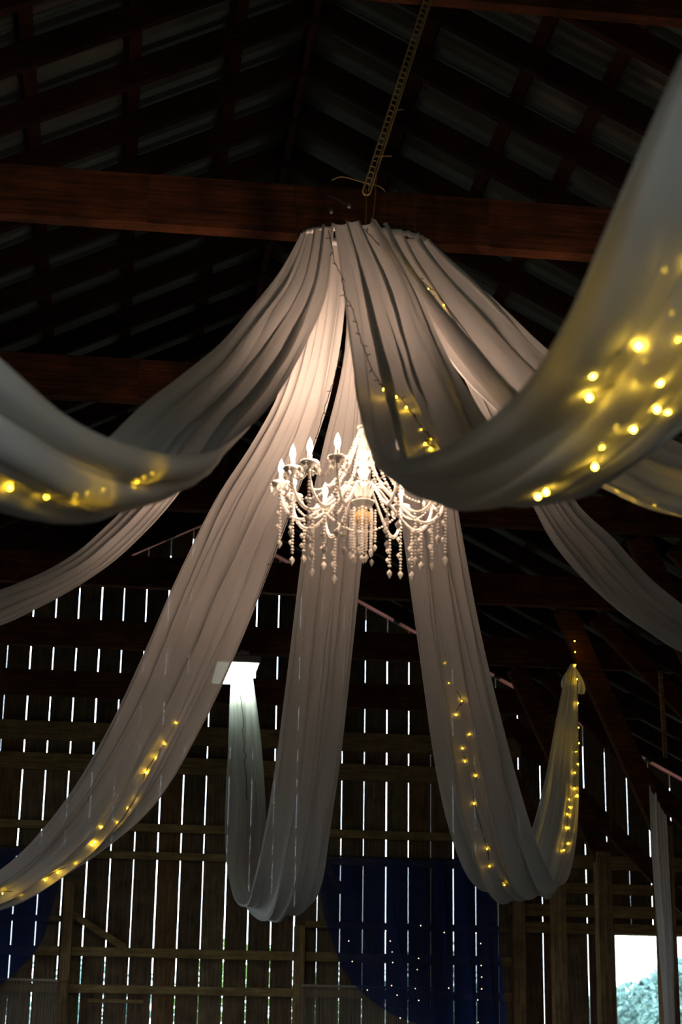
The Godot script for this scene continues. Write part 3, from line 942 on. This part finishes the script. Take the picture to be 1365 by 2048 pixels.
func build_view() -> void:
	var cam := Camera3D.new()
	cam.name = "camera"
	add_child(cam, true)
	cam.transform = Transform3D(Basis(Vector3(0.991789, 0.014686, 0.127043), Vector3(-0.052153, 0.953477, 0.296921), Vector3(-0.116771, -0.301108, 0.946413)), Vector3(0, 1.6, 0))
	var lens := CameraAttributesPhysical.new()
	lens.frustum_focal_length = 41.69
	lens.frustum_focus_distance = 13.0
	lens.exposure_aperture = 1.9
	cam.attributes = lens
	cam.keep_aspect = Camera3D.KEEP_HEIGHT
	cam.fov = 32.12
	cam.near = 0.05
	cam.far = 300.0
	cam.current = true
	var we := WorldEnvironment.new()
	we.name = "world"
	var e := Environment.new()
	var sky := Sky.new()
	var sm := ProceduralSkyMaterial.new()
	sm.sky_top_color = Color(0.82, 0.91, 1.0)
	sm.sky_horizon_color = Color(0.90, 0.96, 1.0)
	sm.ground_bottom_color = Color(0.34, 0.38, 0.28)
	sm.ground_horizon_color = Color(0.5, 0.54, 0.44)
	sm.sky_energy_multiplier = 2.6
	sm.ground_energy_multiplier = 0.6
	sky.sky_material = sm
	e.background_mode = Environment.BG_SKY
	e.sky = sky
	e.tonemap_mode = Environment.TONE_MAPPER_LINEAR
	e.tonemap_exposure = 1.0
	e.sdfgi_enabled = true
	e.ssao_enabled = true
	e.ssil_enabled = true
	we.environment = e
	add_child(we, true)
	# area lights: gable doorway, and two unseen doorways placed to light swags and wall
	for q in [[Vector3(1.1, 2.1, FRONT_Z - 0.05), Vector2(5.0, 4.2), 0.0, DAY_ENERGY], [Vector3(7.65, 1.72, WALL_Z + 0.12), Vector2(1.8, 3.4), 180.0, DAY_ENERGY], [Vector3(LEFT_X + 0.05, 1.5, -18.5), Vector2(5.0, 2.8), 270.0, UNSEEN_SIDE_ENERGY]]:
		var l := AreaLight3D.new()
		l.name = "doorway_area_light"
		l.area_size = q[1]
		l.light_color = Color(0.80, 0.91, 1.0)
		l.light_energy = q[3]
		l.area_range = 80.0
		l.area_attenuation = 2.0
		l.shadow_enabled = true
		l.position = q[0]
		l.rotation_degrees = Vector3(0, q[2], 0)
		add_child(l, true)

func _ready() -> void:
	build_view()
	make_materials()
	build_shell()
	build_roof()
	build_frame()
	build_drapes()
	build_hoop()
	build_chandelier()
	build_shop_light()
	build_light_strings()
	build_small_things()
	build_trees()

# ---------------------------------------------------------------- places
var ST_LEFT_FRONT: Array = [
		[Vector3(0.816, 5.839, -8.520), Vector3(0.966, 5.829, -8.330), 0.00],
		[Vector3(0.685, 5.486, -8.250), Vector3(0.913, 5.326, -8.100), 0.03],
		[Vector3(0.515, 5.112, -7.900), Vector3(0.769, 4.858, -7.700), 0.05],
		[Vector3(0.358, 4.752, -7.500), Vector3(0.620, 4.433, -7.200), 0.07],
		[Vector3(0.194, 4.440, -7.100), Vector3(0.486, 4.103, -6.700), 0.09],
		[Vector3(0.029, 4.122, -6.650), Vector3(0.365, 3.816, -6.150), 0.12],
		[Vector3(-0.085, 3.822, -6.200), Vector3(0.258, 3.583, -5.650), 0.14],
		[Vector3(-0.174, 3.557, -5.750), Vector3(0.108, 3.406, -5.200), 0.15],
		[Vector3(-0.264, 3.343, -5.300), Vector3(-0.043, 3.277, -4.750), 0.16],
		[Vector3(-0.363, 3.194, -4.900), Vector3(-0.184, 3.204, -4.350), 0.16],
		[Vector3(-0.523, 3.119, -4.550), Vector3(-0.330, 3.204, -4.000), 0.15],
		[Vector3(-0.776, 3.205, -4.200), Vector3(-0.571, 3.284, -3.700), 0.10],
		[Vector3(-1.029, 3.457, -3.900), Vector3(-0.888, 3.500, -3.600), 0.03],
		[Vector3(-2.000, 4.600, -3.750), Vector3(-1.900, 4.700, -3.500), 0.02],
		[Vector3(-3.100, 6.100, -3.850), Vector3(-3.100, 6.100, -3.700), 0.00]]
var ST_FRONT_RIGHT: Array = [
		[Vector3(0.963, 5.808, -8.300), Vector3(1.179, 5.831, -8.270), 0.00],
		[Vector3(0.973, 5.350, -8.000), Vector3(1.327, 5.376, -8.000), 0.02],
		[Vector3(0.954, 4.792, -7.500), Vector3(1.383, 4.822, -7.500), 0.04],
		[Vector3(0.915, 4.291, -6.900), Vector3(1.403, 4.322, -6.900), 0.06],
		[Vector3(0.860, 3.840, -6.200), Vector3(1.384, 3.872, -6.200), 0.08],
		[Vector3(0.804, 3.489, -5.400), Vector3(1.355, 3.500, -5.400), 0.10],
		[Vector3(0.834, 3.306, -4.800), Vector3(1.370, 3.314, -4.800), 0.12],
		[Vector3(0.884, 3.235, -4.400), Vector3(1.413, 3.296, -4.400), 0.13],
		[Vector3(0.950, 3.230, -4.050), Vector3(1.519, 3.398, -4.200), 0.13],
		[Vector3(0.970, 3.250, -3.650), Vector3(1.538, 3.461, -3.800), 0.12],
		[Vector3(0.983, 3.350, -3.250), Vector3(1.619, 3.603, -3.400), 0.10],
		[Vector3(1.023, 3.492, -2.950), Vector3(1.674, 3.736, -3.000), 0.06],
		[Vector3(1.059, 3.603, -2.650), Vector3(1.694, 3.876, -2.700), 0.02],
		[Vector3(1.150, 4.900, -1.750), Vector3(1.700, 4.900, -1.800), 0.02],
		[Vector3(1.380, 6.150, -1.250), Vector3(1.500, 6.150, -1.250), 0.00]]
var ST_RIGHT: Array = [
		[Vector3(1.170, 5.829, -8.280), Vector3(1.527, 5.883, -8.600), 0.00],
		[Vector3(1.261, 5.504, -8.150), Vector3(1.625, 5.739, -8.500), 0.02],
		[Vector3(1.437, 5.032, -7.900), Vector3(1.836, 5.421, -8.300), 0.04],
		[Vector3(1.569, 4.662, -7.600), Vector3(1.995, 5.133, -8.100), 0.06],
		[Vector3(1.720, 4.292, -7.200), Vector3(2.164, 4.804, -7.800), 0.08],
		[Vector3(1.918, 3.972, -6.800), Vector3(2.337, 4.498, -7.500), 0.10],
		[Vector3(2.062, 3.724, -6.400), Vector3(2.537, 4.258, -7.200), 0.10],
		[Vector3(2.215, 3.559, -6.000), Vector3(2.740, 4.132, -6.900), 0.10],
		[Vector3(2.426, 3.524, -5.500), Vector3(2.995, 4.161, -6.500), 0.08],
		[Vector3(2.748, 3.855, -5.000), Vector3(3.319, 4.518, -6.000), 0.03],
		[Vector3(4.100, 5.000, -5.600), Vector3(4.300, 5.100, -6.600), 0.02],
		[Vector3(5.300, 6.100, -6.300), Vector3(5.350, 6.100, -6.500), 0.00]]
var ST_RIGHT_BACK: Array = [
		[Vector3(1.397, 6.009, -8.850), Vector3(1.520, 5.922, -8.700), 0.00],
		[Vector3(1.685, 5.674, -9.200), Vector3(1.917, 5.690, -9.200), 0.02],
		[Vector3(2.082, 5.387, -9.900), Vector3(2.366, 5.404, -9.900), 0.04],
		[Vector3(2.572, 5.186, -10.800), Vector3(2.873, 5.203, -10.800), 0.05],
		[Vector3(2.884, 5.071, -11.400), Vector3(3.307, 5.129, -11.400), 0.05],
		[Vector3(3.377, 4.988, -12.200), Vector3(3.830, 5.067, -12.200), 0.05],
		[Vector3(3.987, 4.909, -13.000), Vector3(4.471, 5.011, -13.000), 0.04],
		[Vector3(4.688, 4.901, -13.800), Vector3(5.122, 5.047, -13.800), 0.03],
		[Vector3(5.652, 5.211, -14.500), Vector3(5.894, 5.446, -14.500), 0.00]]
var ST_BACK_RIGHT: Array = [
		[Vector3(1.254, 6.068, -8.930), Vector3(1.407, 6.031, -8.880), 0.00],
		[Vector3(1.370, 5.602, -9.300), Vector3(1.668, 5.623, -9.300), 0.02],
		[Vector3(1.539, 5.254, -10.000), Vector3(1.876, 5.275, -10.000), 0.03],
		[Vector3(1.741, 4.870, -10.800), Vector3(2.129, 4.890, -10.800), 0.04],
		[Vector3(1.993, 4.365, -11.700), Vector3(2.451, 4.385, -11.700), 0.05],
		[Vector3(2.308, 3.731, -12.800), Vector3(2.898, 3.751, -12.800), 0.06],
		[Vector3(2.561, 3.315, -13.500), Vector3(3.206, 3.354, -13.500), 0.08],
		[Vector3(2.823, 3.062, -14.100), Vector3(3.457, 3.158, -14.100), 0.10],
		[Vector3(3.123, 3.047, -14.700), Vector3(3.687, 3.116, -14.700), 0.10],
		[Vector3(3.451, 3.325, -15.300), Vector3(3.924, 3.240, -15.300), 0.10],
		[Vector3(3.716, 3.696, -15.800), Vector3(4.128, 3.597, -15.800), 0.07],
		[Vector3(4.001, 4.272, -16.400), Vector3(4.299, 4.079, -16.300), 0.04],
		[Vector3(4.271, 4.969, -17.000), Vector3(4.500, 4.828, -17.000), 0.02],
		[Vector3(4.436, 5.457, -17.250), Vector3(4.571, 5.437, -17.250), 0.00],
		[Vector3(4.510, 5.601, -17.300), Vector3(4.556, 5.592, -17.300), 0.00]]
var ST_BACK: Array = [
		[Vector3(1.107, 6.066, -8.950), Vector3(1.262, 6.078, -8.950), 0.00],
		[Vector3(1.155, 5.526, -9.300), Vector3(1.292, 5.535, -9.300), 0.02],
		[Vector3(1.115, 5.165, -10.000), Vector3(1.418, 5.183, -10.000), 0.03],
		[Vector3(1.086, 4.806, -10.700), Vector3(1.471, 4.826, -10.700), 0.04],
		[Vector3(1.100, 4.302, -11.600), Vector3(1.525, 4.321, -11.600), 0.05],
		[Vector3(1.113, 3.783, -12.500), Vector3(1.574, 3.800, -12.500), 0.06],
		[Vector3(1.106, 3.321, -13.300), Vector3(1.597, 3.336, -13.300), 0.08],
		[Vector3(1.082, 3.013, -13.900), Vector3(1.613, 3.009, -13.900), 0.10],
		[Vector3(1.081, 2.896, -14.500), Vector3(1.577, 2.881, -14.500), 0.12],
		[Vector3(1.027, 2.997, -15.200), Vector3(1.450, 2.966, -15.200), 0.10],
		[Vector3(1.006, 3.351, -16.000), Vector3(1.343, 3.230, -16.000), 0.07],
		[Vector3(1.012, 3.841, -16.700), Vector3(1.393, 3.947, -16.700), 0.04],
		[Vector3(1.087, 4.791, -17.800), Vector3(1.415, 4.804, -17.800), 0.02],
		[Vector3(1.154, 5.567, -18.800), Vector3(1.402, 5.577, -18.800), 0.01],
		[Vector3(1.255, 6.111, -19.550), Vector3(1.390, 6.117, -19.550), 0.00]]
var ST_BACK_LEFT: Array = [
		[Vector3(0.885, 5.945, -8.800), Vector3(1.116, 6.067, -8.950), 0.00],
		[Vector3(0.865, 5.561, -9.000), Vector3(1.109, 5.578, -9.000), 0.02],
		[Vector3(0.790, 5.258, -9.300), Vector3(1.084, 5.277, -9.300), 0.03],
		[Vector3(0.672, 5.080, -9.700), Vector3(1.048, 5.118, -9.700), 0.04],
		[Vector3(0.492, 4.879, -10.200), Vector3(0.959, 4.841, -10.200), 0.05],
		[Vector3(0.302, 4.538, -10.700), Vector3(0.862, 4.566, -10.700), 0.05],
		[Vector3(0.128, 4.145, -11.100), Vector3(0.715, 4.171, -11.100), 0.05],
		[Vector3(-0.083, 3.698, -11.500), Vector3(0.514, 3.720, -11.500), 0.06],
		[Vector3(-0.338, 3.295, -11.900), Vector3(0.254, 3.281, -11.900), 0.08],
		[Vector3(-0.659, 2.955, -12.300), Vector3(-0.093, 3.002, -12.300), 0.09],
		[Vector3(-0.998, 2.776, -12.600), Vector3(-0.459, 2.808, -12.600), 0.10],
		[Vector3(-1.404, 2.752, -13.000), Vector3(-0.852, 2.766, -13.000), 0.10],
		[Vector3(-1.969, 2.925, -13.500), Vector3(-1.468, 2.903, -13.500), 0.08],
		[Vector3(-2.569, 3.474, -14.200), Vector3(-2.187, 3.409, -14.200), 0.05],
		[Vector3(-3.114, 4.682, -15.000), Vector3(-2.953, 4.689, -15.000), 0.00]]
var ST_LEFT: Array = [
		[Vector3(0.821, 5.855, -8.600), Vector3(0.945, 5.944, -8.800), 0.00],
		[Vector3(0.691, 5.505, -8.900), Vector3(0.858, 5.399, -8.900), 0.02],
		[Vector3(0.490, 5.200, -9.200), Vector3(0.700, 5.125, -9.200), 0.03],
		[Vector3(0.224, 4.922, -9.500), Vector3(0.415, 4.933, -9.500), 0.04],
		[Vector3(0.051, 4.755, -9.700), Vector3(0.235, 4.705, -9.700), 0.04],
		[Vector3(-0.135, 4.597, -9.900), Vector3(0.068, 4.547, -9.900), 0.04],
		[Vector3(-0.330, 4.464, -10.100), Vector3(-0.152, 4.382, -10.100), 0.04],
		[Vector3(-0.597, 4.387, -10.400), Vector3(-0.498, 4.225, -10.400), 0.05],
		[Vector3(-0.923, 4.357, -10.700), Vector3(-0.890, 4.127, -10.700), 0.05],
		[Vector3(-1.560, 4.414, -11.000), Vector3(-1.568, 4.174, -11.000), 0.05],
		[Vector3(-2.427, 4.761, -11.400), Vector3(-2.436, 4.560, -11.400), 0.03],
		[Vector3(-3.281, 5.355, -11.800), Vector3(-3.283, 5.249, -11.800), 0.00]]
var L_FRONT_RIGHT: Array = [
		Vector3(1.177, 3.283, -3.369), Vector3(1.249, 3.261, -3.492), Vector3(1.215, 3.214, -3.629), Vector3(1.133, 3.201, -3.661), Vector3(1.066, 3.186, -3.814), Vector3(1.088, 3.174, -3.926),
		Vector3(1.171, 3.179, -3.824), Vector3(1.238, 3.188, -3.838), Vector3(1.283, 3.187, -4.009), Vector3(1.339, 3.219, -4.098), Vector3(1.252, 3.170, -4.113), Vector3(1.198, 3.161, -4.082),
		Vector3(1.185, 3.144, -4.176), Vector3(1.194, 3.121, -4.275), Vector3(1.115, 3.116, -4.488), Vector3(1.117, 3.136, -4.590)]
var L_FRONT_RIGHT_UNSEEN: Array = [
		Vector3(1.165, 3.341, -3.545), Vector3(1.197, 3.379, -3.441), Vector3(1.297, 3.345, -3.588), Vector3(1.306, 3.309, -3.731), Vector3(1.224, 3.301, -3.683), Vector3(1.532, 3.411, -4.194),
		Vector3(1.332, 3.276, -3.929), Vector3(1.211, 3.256, -3.868)]
var L_FRONT_RIGHT_OUT: Array = [
		Vector3(1.057, 4.437, -7.132), Vector3(1.105, 4.382, -7.071), Vector3(1.130, 4.294, -6.961), Vector3(1.154, 4.106, -6.721), Vector3(1.168, 4.014, -6.581), Vector3(1.137, 3.978, -6.532),
		Vector3(1.146, 3.934, -6.458)]
var W_FRONT_RIGHT: Array = [
		Vector3(0.928, 5.748, -8.259), Vector3(0.941, 5.627, -8.182), Vector3(0.944, 5.507, -8.105), Vector3(0.969, 5.382, -8.012), Vector3(0.975, 5.217, -7.883), Vector3(0.999, 5.114, -7.796),
		Vector3(1.011, 4.951, -7.659), Vector3(1.012, 4.844, -7.555), Vector3(1.024, 4.745, -7.465), Vector3(1.028, 4.617, -7.328), Vector3(1.050, 4.518, -7.226)]
var W_RIGHT: Array = [
		Vector3(1.100, 5.788, -8.266), Vector3(1.156, 5.712, -8.236), Vector3(1.205, 5.640, -8.207), Vector3(1.228, 5.600, -8.185), Vector3(1.301, 5.531, -8.189), Vector3(1.354, 5.457, -8.164),
		Vector3(1.406, 5.411, -8.166), Vector3(1.468, 5.347, -8.156)]
var W_BACK_LEFT: Array = [
		Vector3(1.106, 5.424, -9.063), Vector3(1.084, 5.302, -9.210), Vector3(1.059, 5.211, -9.368), Vector3(1.042, 5.129, -9.602), Vector3(0.999, 4.990, -9.877), Vector3(0.965, 4.870, -10.091),
		Vector3(0.926, 4.768, -10.277), Vector3(0.892, 4.666, -10.478), Vector3(0.842, 4.519, -10.709), Vector3(0.794, 4.391, -10.847)]
var L_RIGHT_TOP: Array = [
		Vector3(1.268, 5.558, -8.174), Vector3(1.386, 5.475, -8.199), Vector3(1.442, 5.425, -8.196), Vector3(1.515, 5.324, -8.158), Vector3(1.683, 4.643, -7.631)]
var L_RIGHT: Array = [
		Vector3(1.958, 3.988, -6.914), Vector3(2.013, 3.940, -6.839), Vector3(2.060, 3.893, -6.771), Vector3(2.095, 3.810, -6.633), Vector3(2.154, 3.769, -6.560)]
var L_LEFT_FRONT: Array = [
		Vector3(0.055, 3.331, -5.150), Vector3(0.031, 3.313, -5.139), Vector3(0.010, 3.277, -5.066), Vector3(-0.084, 3.167, -4.827), Vector3(-0.125, 3.127, -4.749), Vector3(-0.154, 3.095, -4.671),
		Vector3(-0.159, 3.088, -4.695), Vector3(-0.227, 3.050, -4.554), Vector3(-0.314, 3.024, -4.417), Vector3(-0.372, 3.018, -4.346)]
var L_BACK_LEFT: Array = [
		Vector3(0.353, 3.744, -11.397), Vector3(0.291, 3.623, -11.498), Vector3(0.239, 3.539, -11.568), Vector3(0.183, 3.452, -11.632), Vector3(0.122, 3.303, -11.781), Vector3(0.076, 3.246, -11.828),
		Vector3(0.013, 3.168, -11.927), Vector3(-0.094, 3.132, -11.950), Vector3(-0.132, 3.047, -12.070), Vector3(-0.148, 3.029, -12.087), Vector3(-0.246, 2.929, -12.255), Vector3(-0.370, 2.865, -12.310),
		Vector3(-0.452, 2.818, -12.367), Vector3(-0.540, 2.774, -12.549), Vector3(-0.622, 2.747, -12.541), Vector3(-0.736, 2.733, -12.490)]
var L_BACK_RIGHT: Array = [
		Vector3(2.186, 4.302, -11.771), Vector3(2.247, 4.202, -11.950), Vector3(2.362, 4.101, -12.075), Vector3(2.352, 4.031, -12.228), Vector3(2.478, 3.927, -12.397), Vector3(2.457, 3.849, -12.532),
		Vector3(2.498, 3.775, -12.650), Vector3(2.603, 3.695, -12.788), Vector3(2.645, 3.530, -13.057), Vector3(2.834, 3.256, -13.508), Vector3(2.897, 3.148, -13.719), Vector3(3.075, 3.039, -13.997)]
var L_BACK_RIGHT_END: Array = [
		Vector3(4.603, 5.890, -17.450), Vector3(4.599, 5.769, -17.428), Vector3(4.552, 5.590, -17.244), Vector3(4.554, 5.437, -17.205), Vector3(4.543, 5.180, -17.151), Vector3(4.453, 4.867, -16.816),
		Vector3(4.411, 4.683, -16.652), Vector3(4.427, 4.628, -16.834), Vector3(4.407, 4.487, -16.696), Vector3(4.348, 4.388, -16.609), Vector3(4.297, 4.211, -16.428), Vector3(4.297, 4.132, -16.344),
		Vector3(4.211, 4.083, -16.314), Vector3(4.196, 4.002, -16.241), Vector3(4.156, 3.926, -16.167), Vector3(4.118, 3.783, -16.034), Vector3(4.071, 3.619, -15.845), Vector3(4.011, 3.546, -15.777)]
var W_BACK: Array = [
		Vector3(1.279, 6.004, -19.374), Vector3(1.259, 5.564, -18.764), Vector3(1.246, 5.197, -18.280), Vector3(1.241, 4.792, -17.773), Vector3(1.238, 4.417, -17.323), Vector3(1.233, 4.067, -16.921)]
var L_CURTAIN_A: Array = [
		Vector3(3.081, 3.241, -23.450), Vector3(3.130, 2.984, -23.450), Vector3(3.329, 2.632, -23.450), Vector3(3.565, 3.379, -23.450), Vector3(3.625, 3.253, -23.450), Vector3(3.652, 3.115, -23.450),
		Vector3(3.659, 2.983, -23.450), Vector3(3.648, 2.694, -23.450), Vector3(3.720, 2.577, -23.450), Vector3(3.761, 2.293, -23.450)]
var L_CURTAIN_B: Array = [
		Vector3(4.026, 3.460, -23.450), Vector3(4.000, 3.041, -23.450), Vector3(3.981, 2.902, -23.450), Vector3(3.955, 2.663, -23.450), Vector3(4.001, 2.514, -23.450), Vector3(4.338, 3.378, -23.450),
		Vector3(4.395, 2.678, -23.450)]
var L_CURTAIN_C: Array = [
		Vector3(4.763, 3.382, -23.450), Vector3(4.822, 3.250, -23.450), Vector3(4.826, 2.970, -23.450), Vector3(4.831, 2.825, -23.450), Vector3(4.830, 2.675, -23.450), Vector3(4.776, 2.536, -23.450),
		Vector3(4.780, 2.256, -23.450)]
